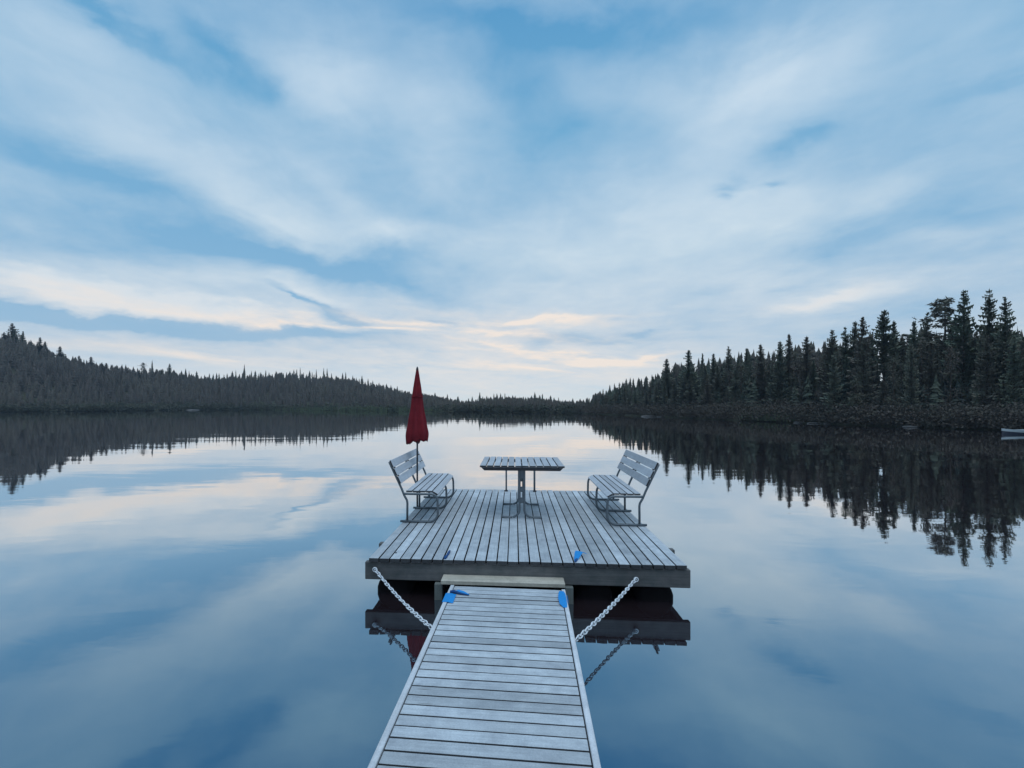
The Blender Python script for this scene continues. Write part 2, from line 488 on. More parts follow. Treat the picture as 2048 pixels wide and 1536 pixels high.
# ================================================================== PLATFORM
TH = R(-4.5)
O = Vector((-1.134, 5.323, 0)); PW, PL, DT = 3.3, 4.32, 0.407
ux, vx = Vector((math.cos(TH), math.sin(TH), 0)), Vector((-math.sin(TH), math.cos(TH), 0))
def P(a, b, z=DT): return O+ux*a+vx*b+Vector((0, 0, z))
plat = thing('swimming_platform', 'square grey plank bathing platform floating on the lake with dark front beam', 'platform', O, TH)
NB = 29
pitch = PW/NB
mb = MB()
for i in range(NB):
    x0 = i*pitch+0.0065+rng.uniform(-.0015, .0015); x1 = (i+1)*pitch-0.0065+rng.uniform(-.0015, .0015)
    dz = rng.uniform(-.0018, .0018)
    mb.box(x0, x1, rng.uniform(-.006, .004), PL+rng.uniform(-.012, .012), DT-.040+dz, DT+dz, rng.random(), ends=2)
mb.build('deck', [wood_y, wood_end_shade], plat, bevel=.0015)
mb = MB(); mb.box(-.045, PW+.035, .022, .085, .172, .359, .6); mb.build('front_beam', wood_beam, plat, bevel=.006)
mb = MB(); mb.box(-.02, PW+.02, PL-.09, PL-.02, .18, .362, .3); mb.build('rear_beam', wood_beam, plat, bevel=.006)
for x in (.012, PW-.072):
    mb = MB(); mb.box(x, x+.06, .088, PL-.093, .18, .362, rng.random()); mb.build('side_beam', wood_beam_y, plat, bevel=.006)
mb = MB(); mb.box(.075, PW-.075, .088, PL-.093, .215, .236, .2); mb.build('added_gap_blocker', black, plat)  # added black sheet, stops light through the deck gaps so they look dark
for j in range(5):
    y = .75+j*.70
    mb = MB(); mb.box(.075, PW-.075, y, y+.05, .24, .364, rng.random()); mb.build('joist', wood_beam, plat)
# stubs of the mooring timber at both edges
for x0, x1 in ((-.055, .008), (PW-.008, PW+.060)):
    mb = MB(); mb.box(x0, x1, .60, .68, .335, .395, .5); mb.build('timber_stub', wood_beam, plat, bevel=.008)
# cylindrical floats under the deck
for x in (.24, .92, 2.40, 3.02):
    mb = MB()
    prof = [(0.115, .10), (.13, .16), (.17, .19), (PL-.17, .19), (PL-.13, .16), (PL-.115, .10)]
    mb.tube([(x, y, .015) for y, r in prof], [r if x in (.24, 3.02) else r*.95 for y, r in prof], 20)
    mb.build('float', black, plat, smooth=True)
# bracket posts either side of the gangway, and the ledge plank it ends under
for x in (.715, 2.065):
    mb = MB(); mb.box(x, x+.085, -.045, .018, -.25, .1685, .5); mb.build('bracket_post', wood_post, plat, bevel=.005)
mb = MB(); mb.box(.80, 2.055, -.165, .019, .205, .250, .5); mb.build('ledge_plank', wood_ledge, plat, bevel=.006)
# few dark screws on the boards
for x, y in ((.25, .20), (.68, .17), (2.95, .18)):
    mb = MB()
    mb.tube([(x, y, DT-.004), (x, y, DT+.006)], .010, 8); mb.build('screw', steel_dark, plat)

# ================================================================== GANGWAY
GTH = R(-6.2)
# local frame: origin at far-left top corner, x across, y back toward shore is negative
G0 = Vector((-.244, 5.03, 0)); GW = 1.135
gang = thing('gangway', 'long narrow plank gangway with pale side rails leading out to the bathing platform', 'gangway', (G0.x, G0.y, .222), GTH)
slope = R(-1.15)
gang.rotation_euler = (slope, 0, GTH)
GL = 8.6
mb = MB(); gp = .1025
for i in range(int(GL/gp)):
    y1 = -.012-i*gp; y0 = y1-gp+.0095
    dz = rng.uniform(-.0015, .0015); a = rng.uniform(-.0022, .0022)
    mt = Matrix.Translation((GW/2, (y0+y1)/2, 0)) @ Matrix.Rotation(a, 4, 'Z')
    h = (y1-y0)/2
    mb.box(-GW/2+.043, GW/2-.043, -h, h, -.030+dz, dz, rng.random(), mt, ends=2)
mb.build('deck', [wood_x, wood_end_shade], gang, bevel=.0015)
for x in (0, GW-.036):
    # rail made of butted lengths
    y = 0.0; mb = MB()
    while y > -GL:
        l = rng.uniform(2.6, 3.6); e = max(-GL, y-l)
        mb.box(x, x+.036, e+.002, y-.002, -.14, .007, rng.random()); y = e
    mb.build('side_rail', wood_rail, gang, bevel=.004)
for x in (.28, .80):
    mb = MB(); mb.box(x, x+.05, -GL+.05, -.02, -.14, -.030, .4); mb.build('stringer', wood_beam_y, gang)
GM = Matrix.LocRotScale(gang.location, gang.rotation_euler.to_quaternion(), None)
def Gp(x, y, z=0): return GM @ Vector((x, y, z))

# ================================================================== BENCHES
def make_bench(label, loc, rz):
    t = thing('park_bench', label, 'bench', loc, rz, 'slatted benches on the platform')
    ys = (-.885, 0, .885)
    for y in ys:
        mb = MB()
        base = [(-.02, .020), (.20, .020)]+arc(.385, .135, .115, -90, 0, 7)+[(.497, .29)]+arc(.415, .318, .078, 5, 90, 7)+[(.06, .397), (.015, .397)]
        mb.tube([(x, y, z) for x, z in base], .0165, 8)
        up = [(.075, .034), (.077, .27), (.070, .31), (.035, .37), (-.005, .47), (-.178, .835)]
        mb.tube([(x, y, z) for x, z in up], .0155, 8)
        mb.build('frame', steel, t, smooth=True)
    mb = MB()
    for k in range(4):
        x0 = .055+k*.0925; dz = rng.uniform(-.0015, .0015)
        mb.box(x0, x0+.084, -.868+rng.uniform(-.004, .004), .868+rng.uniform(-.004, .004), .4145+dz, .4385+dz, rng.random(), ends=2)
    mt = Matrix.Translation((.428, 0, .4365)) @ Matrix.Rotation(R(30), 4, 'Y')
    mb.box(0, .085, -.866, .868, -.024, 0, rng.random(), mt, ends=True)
    mb.build('seat', [wood_seat, wood_end_shade], t, bevel=.004)
    mb = MB()
    ang = math.atan2(.173, .365)
    bm = Matrix.Translation((-.005+.0165*math.cos(ang), 0, .47+.0165*math.sin(ang))) @ Matrix.Rotation(-ang, 4, 'Y')
    for k in range(3):
        z0 = .068+k*.122
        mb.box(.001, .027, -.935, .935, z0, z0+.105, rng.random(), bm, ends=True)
    bk = mb.build('backrest', [wood_seat, wood_end_shade], t, bevel=.004)
    for y in ys:
        for k in range(2):
            mb = MB()
            p = bm @ Vector((.018, y, .068+k*.122+.1135)); 
            mb.tube([p+Vector((.012, 0, 0)), p-Vector((.012, 0, 0))], .0095, 8)
            mb.build('bolt', steel_dark, bk)
    return t
make_bench('weathered slatted bench on the left edge of the platform, beside the closed red parasol', P(0, 2.47), TH)
make_bench('weathered slatted bench on the right edge of the platform, away from the parasol', P(3.29, 2.50), TH+math.pi)

# ================================================================== TABLE
tb = thing('picnic_table', 'square slatted grey table on two steel pedestals in the middle of the platform', 'table', P(1.655, 2.42), TH)
mb = MB()
for i in range(12):
    x0 = -.60+i*.1; dz = rng.uniform(-.0015, .0015)
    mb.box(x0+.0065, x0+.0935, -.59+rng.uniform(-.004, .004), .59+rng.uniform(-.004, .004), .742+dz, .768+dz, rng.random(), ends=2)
mb.build('tabletop', [wood_seat, wood_end_shade], tb, bevel=.004)
mb = MB()
for y in (-.53, .50):
    n = len(mb.v)
    mb.v += [(x, yy, z) for yy in (y, y+.035) for x, z in ((-.585, .7395), (-.535, .690), (.535, .690), (.585, .7395))]
    for f in ((0, 1, 2, 3), (7, 6, 5, 4), (0, 3, 7, 4), (1, 5, 6, 2), (0, 4, 5, 1), (3, 2, 6, 7)):
        mb.f.append(tuple(n+i for i in f)); mb.r.append(.3); mb.mi.append(0)
for x in (-.46, .425):
    mb.box(x, x+.035, -.494, .499, .700, .7395)
mb.build('apron', steel_dark, tb)
for y in (-.46, .53-.07):
    mb = MB()
    for s in (-1, 1):
        path = [(s*.285, .018), (s*.14, .018)]+[(s*x, z) for x, z in reversed(arc(.145, .128, .11, 180, 270, 6))]+[(s*.034, .40), (s*.034, .735)]
        mb.tube([(x, y, z) for x, z in path], .0165, 8)
    for z0, z1 in ((.215, .30), (.385, .455), (.575, .688)):
        mb.box(-.032, .032, y-.006, y+.006, z0, z1)
    mb.build('pedestal', steel, tb, smooth=False)

# ================================================================== PARASOL
pb = P(.016, 2.60, 0)
par = thing('parasol', 'closed dark red parasol standing between seat and backrest of the left bench', 'parasol', (pb.x, pb.y, DT))
mb = MB(); mb.tube([(0, 0, 0), (0, 0, 2.14)], .0135, 10); mb.build('pole', steel_dark, par, smooth=True)
def canopy():
    mb = MB(); nseg = 64; lv = 30
    z0, z1 = 1.035, 2.185
    rings = []
    for j in range(lv+1):
        t = j/lv
        n = len(mb.v)
        for k in range(nseg):
            a = 2*math.pi*k/nseg
            fold = math.cos(a*8+.7*math.sin(2*a)+.9*t)
            fold2 = math.cos(a*3+1.3)
            prof = .016+.156*(1-t)**.97*(1+.05*math.sin(t*9+.5))
            if t < .12: prof *= 1-.16*(1-t/.12)
            r = prof*(1+.15*fold*(1-.35*t)+.05*fold2)
            r *= 1+.030*(1-t)*math.sin(a*13+5*t)+.035*mnoise.noise(Vector((math.cos(a)*2, math.sin(a)*2, t*7)))
            zz = z0+(z1-z0)*t
            if t < .2: zz += (1-t/.2)*(-.020*fold+.012*math.cos(a*5+2)-.030*math.sin(a-1.0))
            mb.v.append((r*math.cos(a)-.008*(1-t), r*math.sin(a), zz))
        rings.append(n)
    for a, b in zip(rings, rings[1:]):
        for k in range(nseg):
            mb.f.append((a+k, a+(k+1) % nseg, b+(k+1) % nseg, b+k)); mb.r.append(.5); mb.mi.append(0)
    # underside gathered to the pole
    c = len(mb.v); mb.v.append((0, 0, z0+.16))
    for k in range(nseg):
        mb.f.append((rings[0]+(k+1) % nseg, rings[0]+k, c)); mb.r.append(.2); mb.mi.append(0)
    return mb
can = canopy().build('canopy', red, par, smooth=True)
mb = MB()
zb = 1.035+1.15*.62
mb.tube([(.088*math.cos(R(a)), .088*math.sin(R(a)), zb+.008*math.sin(R(a*3))) for a in range(0, 361, 20)], .007, 6)
mb.build('tie_strap', red, can, smooth=True)
mb = MB(); mb.tube([(0, 0, 2.165), (0, 0, 2.20), (0, 0, 2.225)], [.021, .017, .006], 10); mb.build('finial', steel_dark, par, smooth=True)

# ================================================================== LADDER
lad = thing('swim_ladder', 'steel bathing ladder on the far edge of the platform behind the table', 'ladder', P(1.66, 4.14), TH)
for s in (-.265, .265):
    mb = MB()
    path = [(0, .012), (0, .42)]+[(y, z) for y, z in reversed(arc(.14, .42, .14, 0, 180, 8))][1:]+[(.28, .2), (.28, -1.0)]
    mb.tube([(s, y, z) for y, z in path], .0135, 8)
    r_ = mb.build('rail', steel, lad, smooth=True)
    mb = MB(); mb.tube([(s, 0, .001), (s, 0, .022)], .034, 12); mb.build('flange', steel_dark, r_)
for z in (-.25, -.5, -.75):
    mb = MB(); mb.box(-.252, .252, .25, .31, z, z+.025); mb.build('step', steel, lad)

# ================================================================== CHAINS
def make_chain(name, label, p0, p1, sag, eye_dir):
    t = thing(name, label, 'chain', p0, 0, 'mooring chains between gangway and platform')
    d = p1-p0; L = d.length
    n = int(L/.047)
    mb = MB()
    side = d.cross(Vector((0, 0, 1))).normalized()
    def at(u): return d*u+Vector((0, 0, -4*sag*u*(1-u)))
    for i in range(n):
        u = (i+.5)/n
        c = at(u); tn = (at(min(1, u+.01))-at(max(0, u-.01))).normalized()
        up = side.cross(tn).normalized()
        roll = rng.uniform(-.25, .25)+(0.2 if i % 2 else 0.2+math.pi/2)
        w = side*math.cos(roll)+up*math.sin(roll)
        a, b = .0325, .0165
        pts = [c+tn*(a*math.cos(2*math.pi*k/12))+w*(b*math.sin(2*math.pi*k/12)) for k in range(13)]
        mb.tube(pts, .0056, 5, cap=False)
    mb.build('links', chain_m, t, smooth=True)
    # shackle and eye bolt at the beam
    mb = MB()
    e = Vector(eye_dir)
    mb.tube([e*0.0+Vector((.022*math.cos(2*math.pi*k/12), -.012, .022*math.sin(2*math.pi*k/12))) for k in range(13)], .0062, 6, cap=False)
    mb.tube([Vector((0, .055, .0)), Vector((0, -.016, 0))], .008, 8)
    mb.build('eye_bolt', chain_m, t, smooth=True)
    mb = MB(); mb.tube([Vector((0, .012, 0)), Vector((0, .020, 0))], .024, 12)
    mb.build('washer', steel, t)
    return t
make_chain('mooring_chain', 'galvanised chain from the left end of the front beam to the left gangway rail',
           P(.075, -.012, .292), Gp(-.012, -.93, -.03), .035, (1, 0, 0))
make_chain('mooring_chain', 'galvanised chain from the right part of the front beam to the right gangway rail',
           P(2.78, -.012, .262), Gp(GW+.012, -1.02, -.03), .02, (-1, 0, 0))

# ================================================================== BLUE WEBBING
def ribbon(mb, pts, w, wd, th=.003):
    pts = [Vector(p) for p in pts]; wd = [Vector(x) for x in (wd if isinstance(wd, list) else [wd]*len(pts))]
    n = len(mb.v)
    for i, (p, x) in enumerate(zip(pts, wd)):
        t = (pts[min(i+1, len(pts)-1)]-pts[max(i-1, 0)]).normalized()
        nn = x.cross(t).normalized()*th/2
        ww = w[i]/2 if isinstance(w, (list, tuple)) else w/2
        for s, q in ((-1, 1), (1, 1), (1, -1), (-1, -1)):
            mb.v.append(tuple(p+x.normalized()*ww*s+nn*q))
    for i in range(len(pts)-1):
        a = n+i*4; b = a+4
        for k in range(4):
            mb.f.append((a+k, a+(k+1) % 4, b+(k+1) % 4, b+k)); mb.r.append(.5); mb.mi.append(0)
    mb.f.append((n, n+3, n+2, n+1)); mb.r.append(.5); mb.mi.append(0)
    e = n+(len(pts)-1)*4
    mb.f.append((e, e+1, e+2, e+3)); mb.r.append(.5); mb.mi.append(0)
# left gangway strap: band over rail end plus a loose end on the boards
ga = thing('blue_strap', 'bright blue strap knotted round the left gangway rail with a loose tail on the boards', 'strap', Gp(.05, -.36, .0), GTH, 'blue webbing straps')
mb = MB()
ribbon(mb, [(-.058, 0, -.03), (-.056, 0, .011), (-.02, 0, .0125), (0, 0, .011), (.030, -.004, .006), (.044, -.006, .006)], .21, (0, 1, 0))
mb.build('band', bluem, ga)
mb = MB()
mb.tube([(-.02, .125, .018), (.02, .13, .022), (.06, .12, .014), (.11, .105, .010), (.165, .09, .008)], [.014, .016, .012, .009, .005], 7)
mb.build('knot', bluedark, ga, smooth=True)
mb = MB()
ribbon(mb, [(.02, .15, .012), (.06, .145, .02), (.11, .135, .014), (.17, .10, .008)], [.03, .045, .038, .008], (0, 1, .2))
mb.build('tail', bluem, ga)
gb = thing('blue_strap', 'rounded bright blue band wrapped over the right gangway rail near the platform', 'strap', Gp(GW-.045, -.27, .0), GTH, 'blue webbing straps')
mb = MB()
ribbon(mb, [(.004, .19, .0105), (.004, .12, .0115), (.0, .0, .0125), (.002, -.12, .012), (.014, -.20, .011)], [.04, .066, .074, .068, .03], (1, 0, 0))
mb.build('band', bluem, gb)
mb = MB()
ribbon(mb, [(.048, .07, .010), (.048, -.08, .010)], .02, (0, 0, 1)); mb.build('edge', bluem, gb)
gc = thing('blue_strap', 'blue strap end sticking up in a fold near the front edge of the platform', 'strap', P(2.215, .20, DT), TH, 'blue webbing straps')
mb = MB()
ribbon(mb, [(-.035, -.165, .003), (-.02, -.10, .012), (.005, -.03, .04), (.025, .02, .055), (.06, .045, .045), (.11, .05, .022)], [.025, .045, .075, .085, .06, .012], [(1, .2, -.3)]*6)
mb.build('fold', bluem, gc)
mb = MB(); mb.tube([(-.038, -.185, .002), (-.028, -.14, .010), (-.01, -.09, .012)], [.008, .014, .008], 7); mb.build('knot', bluedark, gc, smooth=True)
gd = thing('blue_strap', 'short dark blue strap tail lying along a gap between two platform boards', 'strap', P(.825, .20, DT), TH, 'blue webbing straps')
mb = MB()
mb.tube([(-.012, -.175, .004), (-.006, -.13, .010), (.0, -.08, .008), (.004, .0, .007), (.006, .07, .008), (.008, .13, .005)], [.012, .018, .010, .014, .012, .004], 7)
mb.build('strand', bluedark, gd, smooth=True)

# ================================================================== ROWING BOAT
bt = thing('rowing_boat', 'low white rowing boat lying by the right shore, cut by the picture edge', 'boat', (36.95, 33.2, -.03), R(4))
def hull(z0, z1, w0, w1, mat, name):
    mb = MB(); n = 16
    L = 2.15
    for side in (-1, 1):
        for i in range(n):
            t0, t1 = i/n*2-1, (i+1)/n*2-1
            def row(t, z, w):
                ww = w*(1-abs(t)**2.6) if t < 0 else w*(1-.45*t**3)
                return (L*t*(1+.0*z), side*ww, z+.10*max(0, -t)**3+.02*t*t)
            q = [row(t0, z0, w0), row(t1, z0, w0), row(t1, z1, w1), row(t0, z1, w1)]
            mb.quad(q)
            mb.quad([(p[0], p[1]-side*.02, p[2]) for p in reversed(q)])
            if name == 'hull': mb.quad([row(t0, z1, w1), row(t1, z1, w1), (row(t1, z1, w1)[0], row(t1, z1, w1)[1]-side*.05, row(t1, z1, w1)[2]), (row(t0, z1, w1)[0], row(t0, z1, w1)[1]-side*.05, row(t0, z1, w1)[2])])
    t = 1
    return mb.build(name, mat, bt)
hull(-.12, .13, .38, .60, darkhull, 'hull')
hull(.13, .29, .605, .68, white, 'strake')
mb = MB(); mb.box(2.12, 2.16, -.38, .38, -.05, .30); mb.build('transom', white, bt)
for x in (-.7, .5):
    mb = MB(); mb.box(x, x+.22, -.56, .56, .20, .225); mb.build('seat', boatwood, bt)

# ================================================================== TREES
def spruce_meshes(seed, H=9.0, Rm=1.35, whorl=.30, nb=8, bare=.10, sparse=0.12, shape=.85, leaf=True):
    r = random.Random(seed)
    cr = MB()
    z = H*bare
    while z < H*.985:
        t = (z-H*bare)/(H*(1-bare))
        L0 = Rm*((1-t)**(shape*.82))*r.uniform(.72, 1.12)+.06
        if t < .15: L0 *= .6+t*2.6
        k = max(3, int(round(nb*(1-.45*t)))); a0 = r.random()*7
        for i in range(k):
            if r.random() < sparse: continue
            a = a0+2*math.pi*i/k+r.uniform(-.35, .35)
            L = L0*r.uniform(.55, 1.22)
            droop = (.10-.45*(1-t))*r.uniform(.6, 1.3)+.12
            d = Vector((math.cos(a), math.sin(a), 0)); s = Vector((-d.y, d.x, 0))
            zz = z+r.uniform(-.12, .12)
            shade = r.random()
            nseg = 3
            prev = Vector((0, 0, zz))
            for j in range(nseg):
                u0, u1 = j/nseg, (j+1)/nseg
                def pt(u): return Vector((0, 0, zz))+d*(L*u)+Vector((0, 0, L*droop*u+L*.16*u*u))
                p0, p1 = pt(u0), pt(u1)
                w = (.34*L+.05)*(1-u0*.62)*r.uniform(.7, 1.2); w1 = w*.45 if j < nseg-1 else .01
                hang = (.26+.22*L)*(1-.5*u0)*r.uniform(.6, 1.3)
                # two side sprays, ragged
                for sg in (-1, 1):
                    tip = p0.lerp(p1, .75)+s*sg*w+Vector((0, 0, -.10*L-.03))
                    cr.quad([p0, p1, tip], shade)
                    tip2 = p0.lerp(p1, .35)+s*sg*w*.75+Vector((0, 0, -hang*.55))
                    cr.quad([p0-d*.02, p0.lerp(p1, .55), tip2], shade*.8)
                # hanging twigs
                cr.quad([p0, p1, p0.lerp(p1, .5)+Vector((0, 0, -hang))+s*r.uniform(-.1, .1)], shade*.7)
        z += whorl*r.uniform(.75, 1.25)*(1-.6*t)
    # leader
    for i in range(3):
        a = i*2.1
        cr.quad([(0, 0, H*1.0), (.05*math.cos(a), .05*math.sin(a), H*.955), (.05*math.cos(a+1.3), .05*math.sin(a+1.3), H*.955)], .5)
    tr = MB()
    tr.tube([(0, 0, -.4), (.02, 0, H*.25), (0, .02, H*.6), (0, 0, H*.98)], [H*.016, H*.012, H*.007, .008], 7)
    return cr.mesh('crown', needles), tr.mesh('trunk', bark, True)
def pine_meshes(seed, H=9.0):
    r = random.Random(seed)
    cr = MB(); tr = MB()
    tr.tube([(0, 0, -.4), (.06, 0, H*.3), (-.03, .04, H*.65), (0, 0, H*.96)], [H*.014, H*.011, H*.008, .02], 7)
    for i in range(17):
        z = H*(.46+.52*i/16)
        t = i/16
        L = (1.55 if t < .75 else 1.55*(1.2-t)*2.1)*r.uniform(.6, 1.15)*(.85+.3*math.sin(i*1.9))
        for q in range(2 if t < .4 else 3):
            a = r.random()*6.28
            d = Vector((math.cos(a), math.sin(a), 0))
            p0 = Vector((0, 0, z)); p1 = p0+d*L*.55+Vector((0, 0, .02)); p2 = p0+d*L+Vector((0, 0, .16))
            tr.tube([p0, p1, p2], [.035, .02, .01], 4)
            for c in range(16):
                u = r.uniform(.35, 1.1)
                cc = p0.lerp(p2, u)+Vector((r.gauss(0, .16), r.gauss(0, .16), r.gauss(.04, .07)))
                sh = r.random()
                for m in range(3):
                    e1 = Vector((r.gauss(0, 1), r.gauss(0, 1), r.gauss(0, .35))).normalized()*r.uniform(.14, .30)
                    e2 = Vector((r.gauss(0, 1), r.gauss(0, 1), r.gauss(0, .45))).normalized()*r.uniform(.08, .18)
                    cr.quad([cc-e1, cc+e2, cc+e1], sh)
    return cr.mesh('crown', needles), tr.mesh('trunk', bark, True)
def cone_tree(mb, x, y, z, H, Rm, r, nt_, nb):
    # ragged overlapping skirts of branches
    sh = min(1, max(0, .5+.9*mnoise.noise(Vector((x*.045, y*.045, 5)))+r.uniform(-.25, .25))); broad = nt_ != 10 and r.random() < .3
    lx, ly = r.gauss(0, .02)*H, r.gauss(0, .02)*H
    for j in range(nt_):
        t = j/nt_
        zb = z+H*(.06+.94*t*.97); zt = min(z+H*1.02, zb+H*(1.7/nt_))
        L = Rm*((1-t)**(.5 if broad else .85))+.05
        cx, cy = x+lx*t, y+ly*t
        n = len(mb.v)
        mb.v.append((cx, cy, zt))
        a0 = r.random()*6
        m = nb*2
        for i in range(m):
            a = a0+6.283*i/m
            l = L*(r.uniform(.8, 1.2) if i % 2 else r.uniform(.45, .7))
            mb.v.append((cx+l*math.cos(a), cy+l*math.sin(a), zb+(r.uniform(-.06, .02) if i % 2 else r.uniform(.0, .12))*H/nt_*2))
        for i in range(m):
            mb.f.append((n, n+1+i, n+1+(i+1) % m)); mb.r.append(min(1, max(0, sh+r.uniform(-.08, .08)))); mb.mi.append(0)
V = {}
for i in range(6):
    V['s%d' % i] = spruce_meshes(100+i, 9.0, [1.30, 1.55, 1.05, 1.75, 1.2, 1.45][i], [.30, .34, .28, .36, .30, .33][i], [8, 7, 8, 8, 7, 9][i], [.08, .12, .06, .15, .2, .1][i], [.10, .22, .08, .2, .28, .12][i], [.8, .9, .75, .95, .7, .85][i])
leafy = foliage('birch_and_alder_leaves', (0.085, 0.105, 0.070), (0.13, 0.12, 0.085), (0.14, 0.10, 0.095))
def leafy_meshes(seed, H=9.0):
    r = random.Random(seed); cr = MB(); tr = MB()
    tr.tube([(0, 0, -.4), (.08, .03, H*.35), (-.05, 0, H*.7), (0, 0, H*.93)], [H*.013, H*.010, H*.006, .015], 6)
    blobs_ = []
    for i in range(15):
        t = r.uniform(.22, .95); a = r.random()*6.28
        rad = 1.35*math.sin(math.pi*min(1, t*.9+.1))**.7*r.uniform(.2, .85)
        c = Vector((rad*math.cos(a), rad*math.sin(a), H*t)); blobs_.append(c)
        tr.tube([(0, 0, H*t*.72), (c.x*.5, c.y*.5, H*t*.9), tuple(c)], [.035, .022, .008], 4)
    for c in blobs_:
        s_ = r.uniform(.45, .8); sh = r.random()
        for k in range(85):
            d = Vector((r.gauss(0, 1), r.gauss(0, 1), r.gauss(0, 1.15)))*s_*.5
            e1 = Vector((r.gauss(0, 1), r.gauss(0, 1), r.gauss(0, 1))).normalized()*r.uniform(.06, .14)
            e2 = Vector((r.gauss(0, 1), r.gauss(0, 1), r.gauss(0, 1))).normalized()*r.uniform(.05, .11)
            cr.quad([c+d-e1, c+d-e2, c+d+e1, c+d+e2], min(1, max(0, sh+r.uniform(-.25, .25))))
    return cr.mesh('crown', leafy), tr.mesh('trunk', bark, True)
for i in range(3): V['l%d' % i] = leafy_meshes(40+i)
V['h0'] = spruce_meshes(140, 9.0, 1.45, .28, 8, .42, .15, .8)
V['p0'] = pine_meshes(5); V['p1'] = pine_meshes(6)
# light variants for the far treeline
for i in range(6):
    mb = MB(); cone_tree(mb, 0, 0, 0, 9.0, [1.3, 1.6, 1.1, 1.8, 1.4, 1.2][i], random.Random(300+i), 10, 4)
    tr = MB(); tr.tube([(0, 0, -.4), (0, 0, 9.3)], [.12, .02], 5)
    V['f%d' % i] = (mb.mesh('crown', massn, True), tr.mesh('trunk', bark, True))
def place_tree(kind, x, y, ztop, width, label, group=None, single=False, cat='tree', name=None):
    zg = terrain(x, y)-.05
    H = max(1.2, ztop-zg)
    nm = name or {'p': 'pine_tree', 'l': 'leafy_tree'}.get(kind[0], 'spruce_tree')
    t = thing(nm, label, cat, (x, y, zg), rng.random()*6.28, group)
    s = H/9.0
    for me, n in zip(V[kind], ('crown', 'trunk')):
        o = bpy.data.objects.new(n, me); C.objects.link(o); o.parent = t
        o.scale = (width, width, s)
    return t
def ray(pxv, Y): return ((pxv-950)/1000.0*Y, Y)
def ztop_at(pyv, Y): return HC+(806-pyv)/1000.0*Y

GR = 'spruces and pines along the right bank'
# the trees that stand out against the sky on the right bank: px, top, kind, width, depth beyond shore, label
GAP = lambda q: abs(q-1764) < 17 or abs(q-1707) < 9
hero = [
 (1890,600,'p0',1.00,3.5,'flat-topped pine with open layered branches, just left of the second tallest spruce'),
 (1927,578,'s3',1.05,3.0,'tall broad spruce with level branches right of the flat-topped pine'),
 (1979,575,'s4',1.00,3.2,'tallest narrow spruce on the right bank, in the gap left of the last pointed top'),
 (2011,592,'s1',1.02,2.6,'pointed spruce close beside the tallest one, nearest the right picture edge'),
 (1854,622,'s4',.85,3.2,'slim spruce left of the flat-topped pine, sky showing around its crown'),
 (1768,618,'h0',.95,3.5,'lone pointed spruce rising above the light gap in the right bank forest'),
 (1725,632,'s3',.95,3.0,'dense dark spruce left of the light gap in the right bank forest'),
 (1710,641,'h0',.62,4.5,'thin spruce touching the dense dark one on its left side'),
 (1788,640,'s2',.70,3.5,'short slim spruce tight against the right side of the lone pointed one'),
 (1828,641,'s2',.80,3.0,'compact spruce midway between the lone pointed one and the flat-topped pine'),
 (1691,652,'s4',.65,4.0,'thin grey spruce between two dense clumps on the right bank'),
 (1664,658,'s3',.80,3.0,'bushy spruce heading the dense clump left of the thin grey one'),
 (1613,670,'s0',.72,3.4,'rounded upright spruce standing free above the right bank line'),
 (1578,667,'s2',.68,3.8,'slender spruce left of the free-standing rounded one'),
 (1560,680,'s0',.66,3.0,'dark spruce at the foot of the slender one, left side'),
 (1521,686,'s0',.65,3.5,'small pointed spruce left of the dark pair on the right bank'),
 (1457,692,'s1',.70,4.0,'twin-topped looking spruce over the middle of the right bank'),
 (1427,705,'s0',.62,3.5,'narrow upright spruce between the domed one and the twin-topped one'),
 (1377,698,'s5',.85,3.0,'domed full spruce, tallest on the lower part of the right bank'),
 (1333,716,'s5',.80,3.5,'round-headed full tree at the lower end of the right bank, left of the domed spruce'),
 (1405,706,'s2',.45,3.0,'thin reddish spruce right beside the domed one'),
]
for pxv, top, k, w, dd, lab in hero:
    Ys = lerp_tab(VIS, pxv)[0]
    Yv = Ys+dd
    x, y = ray(pxv, Yv)
    place_tree(k, x, y, ztop_at(top, Yv), w*(1.12 if pxv > 1700 else 1.40), lab, GR)
SIL = [(0,668),(12,662),(25,652),(40,662),(50,672),(80,682),(110,697),(130,704),(160,713),(200,720),(240,724),(290,731),(345,733),(380,743),(430,749),(480,742),(520,740),(560,741),
       (620,743),(680,747),(720,754),(760,764),(800,776),(850,784),(880,789),(920,797),(940,799),(960,793),(1000,789),(1040,791),(1080,791),(1120,797),(1150,799),
       (1170,795),(1200,778),(1230,763),(1260,753),(1300,750),(1330,732),(1375,716),(1400,716),(1430,710),(1460,704),(1500,697),(1520,694),(1575,688),(1610,686),
       (1640,680),(1665,668),(1700,662),(1725,655),(1765,655),(1790,662),(1830,655),(1855,650),(1890,648),(1925,640),(1980,640),(2010,640),(2048,645),(2200,650)]
